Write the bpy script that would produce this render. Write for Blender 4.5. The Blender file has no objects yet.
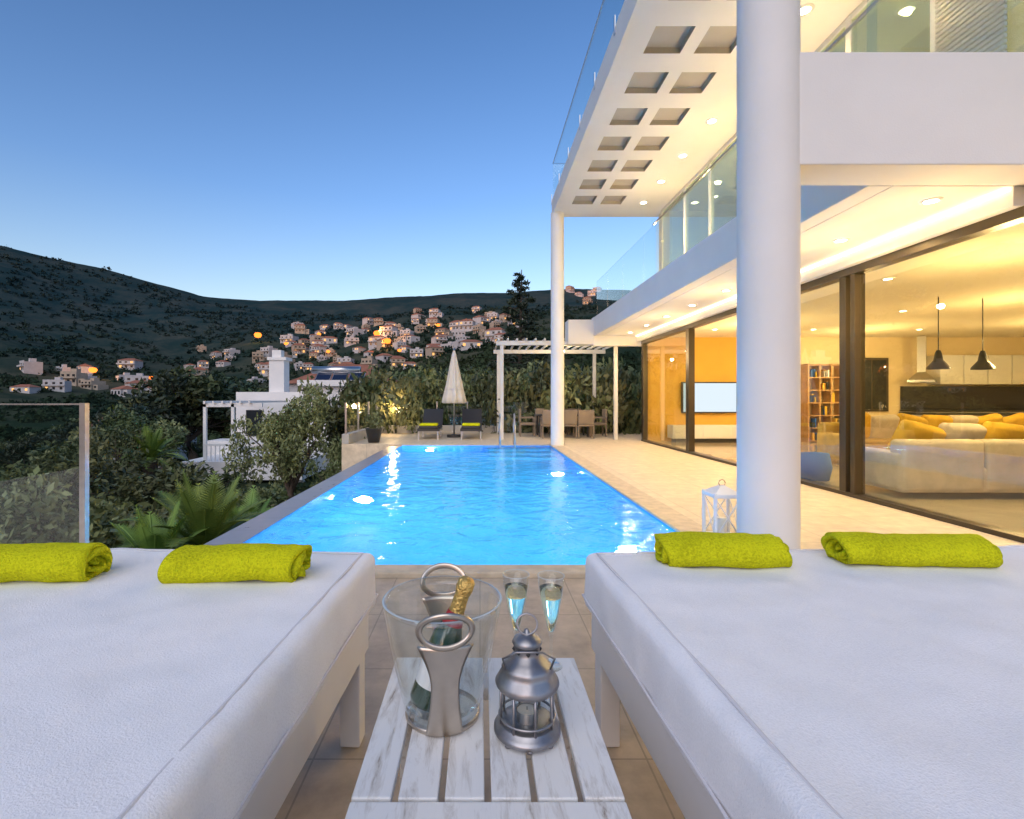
import bpy, bmesh, math, random
import numpy as np
from mathutils import Vector, Matrix, noise
random.seed(7); rng=np.random.default_rng(7)
S=bpy.context.scene
COL=S.collection
CH=1.3; F=500.0; PX=480.0; PY=398.0
def PXX(px,d): return (px-PX)/F*d
# ------------------------------------------------------------ materials
def newmat(name):
    m=bpy.data.materials.new(name); m.use_nodes=True
    return m,m.node_tree,m.node_tree.nodes["Principled BSDF"]
def mat(name,col,rough=.6,metal=0,var=.0,vscale=3,bump=0,bscale=60,col2=None,spec=.5,sheen=0,detail=6,bdist=.01):
    m,t,b=newmat(name); N=t.nodes; L=t.links
    b.inputs["Base Color"].default_value=(*col,1); b.inputs["Roughness"].default_value=rough
    b.inputs["Metallic"].default_value=metal; b.inputs["Specular IOR Level"].default_value=spec
    if sheen: b.inputs["Sheen Weight"].default_value=sheen
    tc=N.new("ShaderNodeTexCoord")
    if var or col2:
        n=N.new("ShaderNodeTexNoise"); n.inputs["Scale"].default_value=vscale; n.inputs["Detail"].default_value=detail
        L.new(tc.outputs["Object"],n.inputs["Vector"])
        r=N.new("ShaderNodeValToRGB"); L.new(n.outputs["Fac"],r.inputs["Fac"])
        r.color_ramp.elements[0].position=.35; r.color_ramp.elements[1].position=.65
        a=col2 if col2 else tuple(c*(1-var) for c in col)
        r.color_ramp.elements[0].color=(*a,1); r.color_ramp.elements[1].color=(*col,1)
        L.new(r.outputs["Color"],b.inputs["Base Color"])
    if bump:
        n2=N.new("ShaderNodeTexNoise"); n2.inputs["Scale"].default_value=bscale; n2.inputs["Detail"].default_value=5
        L.new(tc.outputs["Object"],n2.inputs["Vector"])
        bp=N.new("ShaderNodeBump"); bp.inputs["Strength"].default_value=bump; bp.inputs["Distance"].default_value=bdist
        L.new(n2.outputs["Fac"],bp.inputs["Height"]); L.new(bp.outputs["Normal"],b.inputs["Normal"])
    return m
def emis(name,col,s):
    m=bpy.data.materials.new(name); m.use_nodes=True; t=m.node_tree; t.nodes.clear()
    e=t.nodes.new("ShaderNodeEmission"); e.inputs[0].default_value=(*col,1); e.inputs[1].default_value=s
    o=t.nodes.new("ShaderNodeOutputMaterial"); t.links.new(e.outputs[0],o.inputs[0]); return m
def thinglass(name,tint=(.95,.98,.97),k=.96,r0=.05,rough=0.0):
    m=bpy.data.materials.new(name); m.use_nodes=True; t=m.node_tree; N=t.nodes; L=t.links; N.clear()
    lw=N.new("ShaderNodeLayerWeight"); lw.inputs[0].default_value=.5
    p=N.new("ShaderNodeMath"); p.operation='POWER'; p.inputs[1].default_value=5; L.new(lw.outputs["Facing"],p.inputs[0])
    q=N.new("ShaderNodeMath"); q.operation='MULTIPLY_ADD'; q.inputs[1].default_value=k-r0; q.inputs[2].default_value=r0; L.new(p.outputs[0],q.inputs[0])
    tr=N.new("ShaderNodeBsdfTransparent"); tr.inputs[0].default_value=(*tint,1)
    g=N.new("ShaderNodeBsdfGlossy"); g.inputs["Roughness"].default_value=rough; g.inputs[0].default_value=(1,1,1,1)
    mx=N.new("ShaderNodeMixShader"); L.new(q.outputs[0],mx.inputs[0]); L.new(tr.outputs[0],mx.inputs[1]); L.new(g.outputs[0],mx.inputs[2])
    o=N.new("ShaderNodeOutputMaterial"); L.new(mx.outputs[0],o.inputs[0]); return m
def tilemat(name,c1,c2,mortar,w,h,ms=.006,rough=.45,scale2=6,bump=.15,lo=.80):
    m,t,b=newmat(name); N=t.nodes; L=t.links
    tc=N.new("ShaderNodeTexCoord"); br=N.new("ShaderNodeTexBrick"); L.new(tc.outputs["Object"],br.inputs["Vector"])
    br.offset=0; br.inputs["Scale"].default_value=1; br.inputs["Brick Width"].default_value=w; br.inputs["Row Height"].default_value=h
    br.inputs["Mortar Size"].default_value=ms; br.inputs["Mortar Smooth"].default_value=.3
    br.inputs["Color1"].default_value=(*c1,1); br.inputs["Color2"].default_value=(*c2,1); br.inputs["Mortar"].default_value=(*mortar,1)
    n=N.new("ShaderNodeTexNoise"); n.inputs["Scale"].default_value=scale2; n.inputs["Detail"].default_value=8; n.inputs["Roughness"].default_value=.65
    L.new(tc.outputs["Object"],n.inputs["Vector"])
    r=N.new("ShaderNodeValToRGB"); r.color_ramp.elements[0].position=.3; r.color_ramp.elements[0].color=(lo,lo*.98,lo*.95,1); r.color_ramp.elements[1].position=.7
    r.color_ramp.elements[1].color=(1.06,1.05,1.04,1); L.new(n.outputs["Fac"],r.inputs["Fac"])
    mx=N.new("ShaderNodeMix"); mx.data_type='RGBA'; mx.blend_type='MULTIPLY'; mx.inputs[0].default_value=1
    L.new(br.outputs["Color"],mx.inputs[6]); L.new(r.outputs["Color"],mx.inputs[7]); L.new(mx.outputs[2],b.inputs["Base Color"])
    rr=N.new("ShaderNodeMapRange"); rr.inputs[3].default_value=rough-.12; rr.inputs[4].default_value=rough+.15
    L.new(n.outputs["Fac"],rr.inputs[0]); L.new(rr.outputs[0],b.inputs["Roughness"])
    bp=N.new("ShaderNodeBump"); bp.inputs["Strength"].default_value=bump; bp.inputs["Distance"].default_value=.01
    L.new(n.outputs["Fac"],bp.inputs["Height"]); L.new(bp.outputs["Normal"],b.inputs["Normal"])
    return m

M_white=mat("white_stucco",(.82,.80,.77),.75,var=.06,vscale=1.1,bump=.15,bscale=90)
M_whitep=mat("white_paint_metal",(.80,.80,.79),.45)
M_perg=mat("pergola_paint",(.60,.59,.56),.5)
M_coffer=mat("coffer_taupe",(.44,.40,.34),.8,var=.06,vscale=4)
M_frame=mat("bronze_frame",(.075,.058,.034),.35,metal=.5)
M_deck=tilemat("travertine_tiles",(.76,.65,.48),(.72,.61,.45),(.50,.43,.33),.8,.5,ms=.005,lo=.74)
M_deckn=tilemat("travertine_floor",(.60,.48,.34),(.55,.44,.32),(.36,.30,.22),.6,.6,ms=.004,lo=.62,scale2=5)
M_coping=mat("stone_coping",(.66,.54,.39),.55,var=.22,vscale=9,bump=.2,bscale=40)
M_copingd=tilemat("infinity_edge_stone",(.32,.31,.36),(.28,.27,.33),(.16,.15,.18),.5,.5,rough=.3)
M_wallret=mat("retaining_wall_render",(.55,.52,.47),.85,var=.2,vscale=1.2,bump=.3,bscale=30)
M_glass=thinglass("glass_pane",(.93,.97,.95),k=.95,r0=.06)
M_glassd=thinglass("window_glass_tinted",(.92,.94,.88),k=.9,r0=.06)
M_glassu=thinglass("upper_window_glass_green",(.70,.78,.70),k=.95,r0=.13)
M_glassc=thinglass("clear_glass",(.97,.985,.98),k=.8,r0=.05)
M_steel=mat("brushed_steel",(.62,.61,.60),.28,metal=1,var=.1,vscale=30)
M_steelw=mat("satin_metal_champagne",(.60,.53,.45),.36,metal=1,var=.12,vscale=20)
def terry(name,c,sc=170,lo=.84,bd=.012,bs=.9):
    m,t,b=newmat(name); N=t.nodes; L=t.links; tc=N.new("ShaderNodeTexCoord")
    v=N.new("ShaderNodeTexNoise"); v.inputs["Scale"].default_value=sc; v.inputs["Detail"].default_value=3; v.inputs["Roughness"].default_value=.6; L.new(tc.outputs["Object"],v.inputs["Vector"])
    w=N.new("ShaderNodeTexNoise"); w.inputs["Scale"].default_value=9; w.inputs["Detail"].default_value=5; L.new(tc.outputs["Object"],w.inputs["Vector"])
    ad=N.new("ShaderNodeMath"); ad.operation='MULTIPLY_ADD'; ad.inputs[1].default_value=.5; L.new(w.outputs[0],ad.inputs[0]); L.new(v.outputs[0],ad.inputs[2])
    r=N.new("ShaderNodeValToRGB"); r.color_ramp.elements[0].position=.55; r.color_ramp.elements[1].position=.85
    r.color_ramp.elements[0].color=(*[x*lo for x in c],1); r.color_ramp.elements[1].color=(*c,1); L.new(ad.outputs[0],r.inputs[0]); L.new(r.outputs[0],b.inputs["Base Color"])
    bp=N.new("ShaderNodeBump"); bp.inputs["Strength"].default_value=bs; bp.inputs["Distance"].default_value=bd; L.new(v.outputs[0],bp.inputs["Height"]); L.new(bp.outputs[0],b.inputs["Normal"])
    b.inputs["Roughness"].default_value=1; b.inputs["Specular IOR Level"].default_value=.1; return m
M_cloth=terry("terry_cloth_white",(.92,.91,.92),240,.92,.005,.55)
M_cloth2=mat("mattress_piping",(.70,.68,.70),.95,bump=.5,bscale=300,bdist=.004)
M_bedfr=mat("bed_frame_white_lacquer",(.78,.76,.74),.4,var=.05,vscale=5)
M_towel=terry("lime_towel",(.72,.73,.015),130,.66,.012,1.0)
M_orange=mat("ochre_wall",(.80,.46,.07),.7,var=.06,vscale=2)
M_inwall=mat("interior_wall",(.84,.70,.44),.8)
M_inceil=mat("interior_ceiling",(.84,.76,.58),.8)
M_infl=mat("interior_floor_marble",(.50,.43,.33),.12,var=.2,vscale=1.5)
M_sofa=mat("sofa_fabric",(.64,.56,.45),.9,var=.15,vscale=7,bump=.4,bscale=150)
M_yel=mat("yellow_cushion",(.74,.46,.04),.9,var=.2,vscale=5,bump=.4,bscale=150)
M_mus=mat("mustard_sofa_fabric",(.58,.38,.09),.9,var=.2,vscale=6,bump=.4,bscale=150)
M_blue=mat("blue_fabric",(.03,.12,.45),.7)
M_dark=mat("dark_grey",(.03,.03,.032),.4)
M_wicker=mat("wicker_brown",(.24,.19,.14),.7,bump=.8,bscale=200)
M_wood=mat("wood_oak",(.50,.28,.11),.5,var=.25,vscale=8)
M_screen=emis("tv_screen_lit",(.80,.92,1),1.0)
M_lampw=emis("lamp_warm",(1,.82,.54),30)
M_strip=emis("led_strip_warm",(1,.74,.38),6.0)
M_street=emis("street_lamp_glow",(1,.22,.03),3.0)
M_winlit=emis("window_lit",(1,.50,.16),1.5)
M_poollamp=emis("pool_lamp_lens",(.75,.93,1),14)
M_bark=mat("bark",(.12,.09,.065),.9,var=.4,vscale=12,bump=.8,bscale=30)
def leafmat(name,c,c2,sc=1.2,far=False):
    m,t,b=newmat(name); N=t.nodes; L=t.links
    tc=N.new("ShaderNodeTexCoord"); n=N.new("ShaderNodeTexNoise"); n.inputs["Scale"].default_value=sc; n.inputs["Detail"].default_value=4
    L.new(tc.outputs["Object"],n.inputs["Vector"]); r=N.new("ShaderNodeValToRGB"); r.color_ramp.elements[0].position=.35; r.color_ramp.elements[1].position=.68
    r.color_ramp.elements[0].color=(*c,1); r.color_ramp.elements[1].color=(*c2,1); L.new(n.outputs["Fac"],r.inputs[0])
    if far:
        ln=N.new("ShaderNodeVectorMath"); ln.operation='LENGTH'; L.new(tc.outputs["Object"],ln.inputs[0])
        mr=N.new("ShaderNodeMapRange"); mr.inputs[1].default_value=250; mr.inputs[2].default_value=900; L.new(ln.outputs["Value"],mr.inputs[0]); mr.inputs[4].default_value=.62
        mx=N.new("ShaderNodeMix"); mx.data_type='RGBA'; L.new(mr.outputs[0],mx.inputs[0]); L.new(r.outputs[0],mx.inputs[6]); mx.inputs[7].default_value=(.012,.038,.060,1)  # aerial haze painted in: leaf colour turns blue with distance from origin
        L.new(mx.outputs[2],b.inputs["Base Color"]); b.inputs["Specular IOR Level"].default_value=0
    else:
        oi=N.new("ShaderNodeObjectInfo"); hs=N.new("ShaderNodeHueSaturation"); L.new(r.outputs[0],hs.inputs["Color"])
        mr=N.new("ShaderNodeMapRange"); mr.inputs[3].default_value=.7; mr.inputs[4].default_value=1.4; L.new(oi.outputs["Random"],mr.inputs[0]); L.new(mr.outputs[0],hs.inputs["Value"])
        mh=N.new("ShaderNodeMapRange"); mh.inputs[3].default_value=.475; mh.inputs[4].default_value=.525; L.new(oi.outputs["Random"],mh.inputs[0]); L.new(mh.outputs[0],hs.inputs["Hue"])
        L.new(hs.outputs[0],b.inputs["Base Color"])
    b.inputs["Roughness"].default_value=.6; return m
M_leafo=leafmat("olive_leaves",(.095,.11,.04),(.23,.24,.10))
M_leafo2=leafmat("olive_leaves_dark",(.04,.065,.022),(.12,.14,.05))
M_leafp=leafmat("palm_leaves",(.09,.15,.025),(.23,.30,.06))
M_pine=leafmat("conifer_needles",(.012,.026,.014),(.036,.058,.026),.6)
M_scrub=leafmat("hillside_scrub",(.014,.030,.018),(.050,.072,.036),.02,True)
M_roof=mat("terracotta_roof",(.36,.14,.08),.85,var=.3,vscale=1.5,bump=.5,bscale=8)
M_house=mat("village_wall",(.50,.49,.49),.85,var=.15,vscale=.5)
M_house2=mat("village_wall_ochre",(.42,.35,.27),.85,var=.15,vscale=.5)
M_win=mat("window_dark",(.02,.025,.03),.15)
M_solar=mat("solar_panel",(.012,.02,.05),.12)
# ------------------------------------------------------------ mesh builder
class MB:
    def __init__(s): s.v=[];s.f=[];s.m=[];s.s=[];s.mats=[]
    def mi(s,m):
        if m not in s.mats: s.mats.append(m)
        return s.mats.index(m)
    def add(s,V,Fc,m,sm=False):
        o=len(s.v); s.v.extend([tuple(p) for p in V]); k=s.mi(m)
        for f in Fc: s.f.append(tuple(i+o for i in f)); s.m.append(k); s.s.append(sm)
    def box(s,x0,x1,y0,y1,z0,z1,m):
        V=[(x0,y0,z0),(x1,y0,z0),(x1,y1,z0),(x0,y1,z0),(x0,y0,z1),(x1,y0,z1),(x1,y1,z1),(x0,y1,z1)]
        s.add(V,[(0,3,2,1),(4,5,6,7),(0,1,5,4),(1,2,6,5),(2,3,7,6),(3,0,4,7)],m)
    def lathe(s,prof,c,m,n=32,sm=True,M=None,sx=1,fold=None):
        V=[];Fc=[]
        for i,(r,z) in enumerate(prof):
            for j in range(n):
                a=2*math.pi*j/n; rr=r*(fold(j,i) if fold else 1)
                p=Vector((rr*math.cos(a)*sx,rr*math.sin(a),z))
                if M: p=M@p
                V.append(p+Vector(c))
        for i in range(len(prof)-1):
            for j in range(n):
                k=(j+1)%n; Fc.append((i*n+j,i*n+k,(i+1)*n+k,(i+1)*n+j))
        s.add(V,Fc,m,sm)
    def cyl(s,c,r,z0,z1,m,n=24,r2=None):
        r2=r if r2 is None else r2; x,y=c
        s.lathe([(r,z0),(r2,z1)],(x,y,0),m,n)
        for r_,z in((r,z0),(r2,z1)):
            V=[(x+r_*math.cos(2*math.pi*j/n),y+r_*math.sin(2*math.pi*j/n),z) for j in range(n)]
            s.add(V,[tuple(range(n))],m)
    def tube(s,P,R,m,n=8,closed=False):
        P=[Vector(p) for p in P]
        if not hasattr(R,'__len__'): R=[R]*len(P)
        V=[];Fc=[];K=len(P); up=Vector((.013,.021,1))
        for i in range(K):
            if closed: d=P[(i+1)%K]-P[i-1]
            else: d=P[min(i+1,K-1)]-P[max(i-1,0)]
            d.normalize(); u=d.cross(up)
            if u.length<.15: u=d.cross(Vector((1,0.1,0)))
            u.normalize(); w=d.cross(u)
            for j in range(n):
                a=2*math.pi*j/n; V.append(P[i]+(u*math.cos(a)+w*math.sin(a))*R[i])
        for i in range(K if closed else K-1):
            i2=(i+1)%K
            for j in range(n):
                k=(j+1)%n; Fc.append((i*n+j,i*n+k,i2*n+k,i2*n+j))
        if not closed:
            Fc.append(tuple(range(n))); Fc.append(tuple((K-1)*n+j for j in range(n)))
        s.add(V,Fc,m,True)
    def grid(s,G,m,sm=True,cu=False,cv=False):
        nu=len(G);nv=len(G[0]);V=[p for r in G for p in r];Fc=[]
        for i in range(nu if cu else nu-1):
            for j in range(nv if cv else nv-1):
                i2=(i+1)%nu;j2=(j+1)%nv;Fc.append((i*nv+j,i*nv+j2,i2*nv+j2,i2*nv+j))
        s.add(V,Fc,m,sm)
    def leaves(s,C,n,size,m,asp=.4,shell=.45,flat=1.0):
        C=np.array(C,float); w=C[:,3]**2; w/=w.sum(); idx=rng.choice(len(C),n,p=w)
        d=rng.normal(size=(n,3)); d/=np.linalg.norm(d,axis=1)[:,None]
        rr=C[idx,3]*(shell+(1-shell)*rng.random(n))*(.85+.3*rng.random(n))
        c=C[idx,:3]+d*rr[:,None]*np.array([1,1,flat])
        t=rng.normal(size=(n,3))+d*.6; t/=np.linalg.norm(t,axis=1)[:,None]
        b=np.cross(t,rng.normal(size=(n,3))); b/=np.linalg.norm(b,axis=1)[:,None]
        L_=size*(.6+.8*rng.random(n))[:,None]
        V=np.stack([c-t*L_,c+b*L_*asp,c+t*L_,c-b*L_*asp],1).reshape(-1,3)
        s.add(V.tolist(),[(4*i,4*i+1,4*i+2,4*i+3) for i in range(n)],m)
    def mesh(s,name,fix=True):
        me=bpy.data.meshes.new(name); me.from_pydata(s.v,[],s.f)
        for m in s.mats: me.materials.append(m)
        me.polygons.foreach_set("material_index",s.m); me.polygons.foreach_set("use_smooth",s.s); me.update()
        if fix:
            bm=bmesh.new(); bm.from_mesh(me); bmesh.ops.recalc_face_normals(bm,faces=bm.faces); bm.to_mesh(me); bm.free()
        return me
    def obj(s,name,parent=None,bevel=0,fix=True,solid=0,loc=None,rot=None):
        o=bpy.data.objects.new(name,s.mesh(name,fix)); COL.objects.link(o)
        if parent: o.parent=parent
        if loc: o.location=loc
        if rot: o.rotation_euler=rot
        if solid:
            md=o.modifiers.new("sol",'SOLIDIFY'); md.thickness=solid; md.offset=0
        if bevel:
            md=o.modifiers.new("bev",'BEVEL'); md.width=bevel; md.segments=2; md.limit_method='ANGLE'; md.angle_limit=.7
        return o
def empty(name):
    e=bpy.data.objects.new(name,None); COL.objects.link(e); return e
def inst(name,me,loc,sc=1,rz=0):
    o=bpy.data.objects.new(name,me); COL.objects.link(o); o.location=loc
    o.scale=(sc,sc,sc) if not hasattr(sc,'__len__') else sc; o.rotation_euler=(0,0,rz); return o
def lamp(name,typ,loc,w,col=(1,.74,.42),r=.05,parent=None,**k):
    l=bpy.data.lights.new(name,typ); l.energy=w; l.color=col
    if typ in('POINT','SPOT'): l.shadow_soft_size=r
    for a,b in k.items(): setattr(l,a,b)
    o=bpy.data.objects.new(name,l); COL.objects.link(o); o.location=loc
    if parent: o.parent=parent
    return o
# ------------------------------------------------------------ camera, world
cam=bpy.data.cameras.new("camera"); co=bpy.data.objects.new("camera",cam); COL.objects.link(co); S.camera=co
co.location=(0,0,CH); co.rotation_euler=(math.radians(90),0,0)
cam.sensor_width=36; cam.lens=F/1024*36; cam.shift_x=(512-PX)/1024; cam.shift_y=-(409.5-PY)/1024; cam.clip_start=.02; cam.clip_end=12000
W=bpy.data.worlds.new("World"); S.world=W; W.use_nodes=True; t=W.node_tree; bg=t.nodes["Background"]
SUN_EL=math.radians(3.0); SUN_ROT=math.radians(200)
sk=t.nodes.new("ShaderNodeTexSky"); sk.sky_type='NISHITA'; sk.sun_disc=False; sk.sun_elevation=SUN_EL; sk.sun_rotation=SUN_ROT
sk.air_density=1.0; sk.dust_density=.6; sk.ozone_density=3.0
tcw=t.nodes.new("ShaderNodeTexCoord"); sx=t.nodes.new("ShaderNodeSeparateXYZ"); t.links.new(tcw.outputs["Generated"],sx.inputs[0])
rw=t.nodes.new("ShaderNodeValToRGB"); t.links.new(sx.outputs["Z"],rw.inputs[0]); e_=rw.color_ramp.elements
e_[0].position=.0; e_[0].color=(1.55,.88,.76,1); e_[1].position=.62; e_[1].color=(.56,.52,.60,1); q=e_.new(.17); q.color=(1.26,.86,.78,1); q=e_.new(.36); q.color=(.80,.67,.74,1)
mw=t.nodes.new("ShaderNodeMix"); mw.data_type='RGBA'; mw.blend_type='MULTIPLY'; mw.inputs[0].default_value=1
t.links.new(sk.outputs[0],mw.inputs[6]); t.links.new(rw.outputs[0],mw.inputs[7]); t.links.new(mw.outputs[2],bg.inputs[0]); bg.inputs[1].default_value=.80
sl=bpy.data.lights.new("sun",'SUN'); sl.energy=1.65; sl.angle=math.radians(60); sl.color=(1,.93,.87)
so=bpy.data.objects.new("sun",sl); COL.objects.link(so)
LE=math.radians(42)
dv=Vector((math.sin(SUN_ROT)*math.cos(LE),math.cos(SUN_ROT)*math.cos(LE),math.sin(LE)))
so.rotation_euler=dv.to_track_quat('Z','Y').to_euler()
S.view_settings.view_transform='Standard'; S.view_settings.look='None'; S.view_settings.exposure=0
# ------------------------------------------------------------ terrain
PR=[(-1200,.33),(-500,.34),(-200,.33),(0,.306),(60,.274),(120,.247),(200,.204),(260,.193),(350,.196),(450,.208),(560,.216),(700,.21),(1100,.2),(3000,.18)]
def ridge(u):
    px=PX+u*F
    for (a,e),(b,g) in zip(PR,PR[1:]):
        if a<=px<=b:
            k=(px-a)/(b-a); return e+(g-e)*k
    return PR[0][1] if px<PR[0][0] else PR[-1][1]
def sm(a,b,x):
    k=min(1,max(0,(x-a)/(b-a))); return k*k*(3-2*k)
def tz(x,y):
    r=math.hypot(x,y); a=math.atan2(x,y); ca=max(math.cos(a),.35); u=max(-2.3,min(4,math.tan(a))) if abs(a)<1.45 else (-2.3 if a<0 else 4)
    zr=CH+ridge(u)*1150*ca
    val=-3.6-9*sm(30,110,r)
    lf=sm(.1,-.9,u)  # left valley is deeper / flatter
    start=110+150*lf
    k=max(0,(r-start)/(1150-start))
    if k<=1: z=val+(zr-val)*(k**(1.15+.5*lf))
    else: z=zr-(k-1)*120
    nz=noise.fractal(Vector((x*.004,y*.004,3)),1,2,6)
    z+=nz*min(1,k*2.2)*(26 if k<.85 else 16)*ca*(1-sm(.85,1.0,k)*.55)
    z+=noise.noise(Vector((x*.08,y*.08,0)))*.5*sm(15,60,r)
    return z
def place(px,py,y0=70):
    Y=y0
    while Y<1300:
        x=PXX(px,Y); z=tz(x,Y)
        if PY-F*(z-CH)/Y<=py: return Vector((x,Y,z))
        Y*=1.012
    return None
radii=[0,5,10,18,26]+list(np.geomspace(34,1150,110))+[1250,1500,2000,3000]
G=[]
angs=sorted([a for a in np.linspace(-1.1,.7,240)]+[a for a in np.linspace(.72,2*math.pi-1.12,70)])
for r in radii:
    G.append([(r*math.sin(a),r*math.cos(a),tz(r*math.sin(a),r*math.cos(a))) for a in angs])
mb=MB()
m,tt,b=newmat("hillside_ground"); N=tt.nodes;L=tt.links
tc=N.new("ShaderNodeTexCoord"); n=N.new("ShaderNodeTexNoise"); n.inputs["Scale"].default_value=.018; n.inputs["Detail"].default_value=10; n.inputs["Roughness"].default_value=.7
L.new(tc.outputs["Object"],n.inputs["Vector"]); r=N.new("ShaderNodeValToRGB"); L.new(n.outputs[0],r.inputs[0])
r.color_ramp.elements[0].position=.42; r.color_ramp.elements[0].color=(.022,.038,.022,1); r.color_ramp.elements[1].position=.66; r.color_ramp.elements[1].color=(.095,.092,.058,1)
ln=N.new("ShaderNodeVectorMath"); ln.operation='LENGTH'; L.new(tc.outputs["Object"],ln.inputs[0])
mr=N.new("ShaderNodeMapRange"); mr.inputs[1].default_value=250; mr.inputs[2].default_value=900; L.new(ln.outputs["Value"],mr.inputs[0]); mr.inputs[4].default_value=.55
mx=N.new("ShaderNodeMix"); mx.data_type='RGBA'; L.new(mr.outputs[0],mx.inputs[0]); L.new(r.outputs[0],mx.inputs[6]); mx.inputs[7].default_value=(.014,.046,.070,1)  # haze put into the ground colour as a blue tint growing with distance
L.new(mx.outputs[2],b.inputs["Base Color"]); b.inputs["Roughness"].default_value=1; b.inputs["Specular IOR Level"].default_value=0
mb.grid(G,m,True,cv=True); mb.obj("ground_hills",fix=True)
# distant scrub & trees (one object)
mb=MB(); C=[]
cnt=0
while cnt<9000:
    u=random.uniform(-1.15,.35); Y=60*(930/60)**(random.random()**.55); x=u*Y
    if noise.noise(Vector((x*.02,Y*.02,9)))<-.2: continue
    z=tz(x,Y)
    s_=random.uniform(1.2,2.7)*(1+Y/900); cnt+=1
    C.append((x,Y,z+s_*.35,s_))
CC=np.array(C)
for a in range(0,len(C),1):
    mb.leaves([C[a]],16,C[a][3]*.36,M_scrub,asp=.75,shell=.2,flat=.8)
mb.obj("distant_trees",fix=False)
# ------------------------------------------------------------ village
def house_mesh(k):
    mb=MB(); r=random.Random(k); w=r.uniform(7,12); d=r.uniform(7,9); h=r.choice([3.3,6.2,6.2]); HW=M_house2 if k%4==3 else M_house
    mb.box(-w/2,w/2,-d/2,d/2,-6,h,HW)
    if k%3!=0:
        o=.4; V=[(-w/2-o,-d/2-o,h+.02),(w/2+o,-d/2-o,h+.02),(w/2+o,d/2+o,h+.02),(-w/2-o,d/2+o,h+.02),(-w/4,0,h+1.9),(w/4,0,h+1.9)]
        mb.add(V,[(0,1,5,4),(2,3,4,5),(1,2,5),(3,0,4),(3,2,1,0)],M_roof)
    else:
        mb.box(-w/2-.05,w/2+.05,-d/2-.05,-d/2+.2,h,h+.7,HW); mb.box(-1,2,-1,2,h,h+2.4,HW)
    fl=[0] if h<4 else [0,3]
    for z in fl:
        for i in range(3):
            x=-w/2+w*(i+.5)/3; lit=r.random()<.18
            mb.box(x-.7,x+.7,-d/2-.05,-d/2+.03,z+.7,z+2.4,M_winlit if lit else M_win)
    if h>4: mb.box(-w/2,w/2,-d/2-1.3,-d/2-.01,3.0,3.2,HW); mb.box(-w/2,w/2,-d/2-1.3,-d/2-1.2,3.2,4.0,HW)
    if k%2: mb.box(w/2,w/2+3.5,-d/2+1,d/2-1,-6,2.9,HW); mb.box(w/2+.8,w/2+2.4,-d/2+.95,-d/2+1.04,.4,2.0,M_win)
    return mb.mesh("village_house")
HM=[house_mesh(k) for k in range(12)]
reg=[(285,520,322,352,48),(250,420,342,385,36),(0,215,368,398,28),(200,330,350,372,16),(400,505,312,332,16),(562,602,288,306,9),(300,500,335,360,18)]
used=[]
for x0,x1,y0,y1,n_ in reg:
    for i in range(n_):
        p=place(random.uniform(x0,x1),random.uniform(y0,y1))
        if p is None or any((p-q).length<10.5 for q in used): continue
        used.append(p); k=random.uniform(.8,1.5); inst("village_house",random.choice(HM),p,(k,k*random.uniform(.8,1.2),k*random.uniform(.75,1.05)),random.uniform(-.9,.9))
for px,py,lit in[(257,337,1),(376,335,1),(386,343,1),(327,354,0),(437,327,0),(92,374,1),(285,345,0),(398,354,0),(465,322,0),(150,382,0),(318,336,0)]:
    p=place(px,py+6)
    if p is None: continue
    k=p.y/300; mb=MB(); mb.tube([p,p+Vector((0,0,7)),p+Vector((.5,-.3,7.6)),p+Vector((1.2,-.6,7.6))],.09*max(k,1),M_dark,6)
    mb.lathe([(.02,-.5),(.45,-.35),(.6,0),(.45,.3),(.02,.4)],p+Vector((1.3,-.7,7.5)),M_street,10,M=Matrix.Scale(max(1,1.6*k)*(2.3 if lit else 1.3),3)); mb.obj("street_lamp")
    if lit: lamp("street_lamp_light",'POINT',p+Vector((1.3,-5.5,9.5)),16000,(1,.40,.10),.5,parent=None)
# ------------------------------------------------------------ trees
def tree_mesh(seed,H=4.0,R=1.6,n=4600,ls=.085,m1=M_leafo,m2=M_leafo2,th=.32):
    r=random.Random(seed); mb=MB(); C=[]
    P=[Vector((0,0,-.5)),Vector((r.uniform(-.1,.1),r.uniform(-.1,.1),H*.2)),Vector((r.uniform(-.2,.2),r.uniform(-.2,.2),H*th))]
    mb.tube(P,[.17,.13,.11],M_bark)
    for i in range(9):
        a=2*math.pi*i/9+r.uniform(-.3,.3); e=r.uniform(.15,1.3); L_=r.uniform(.6,1)
        tip=P[-1]+Vector((math.cos(a)*R*L_*math.cos(e)*.85,math.sin(a)*R*L_*math.cos(e)*.85,(H-P[-1].z)*(.18+.66*math.sin(e)*L_)))
        mid=(P[-1]+tip)/2+Vector((r.uniform(-.15,.15),r.uniform(-.15,.15),.12))
        mb.tube([P[-1],mid,tip],[.075,.045,.02],M_bark,6)
        for q in range(4):
            c=tip+Vector((r.gauss(0,.33),r.gauss(0,.33),r.gauss(0,.28)))*R/1.6; rad=r.uniform(.28,.55)*R/1.6
            C.append((*c,rad)); mb.tube([mid,(mid+c)/2+Vector((0,0,.05)),c],[.03,.02,.008],M_bark,5)
    h=len(C)//2; r.shuffle(C)
    mb.leaves(C[:h],n//2,ls,m1); mb.leaves(C[h:],n//2,ls,m2)
    return mb.mesh("olive_tree",False)
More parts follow.
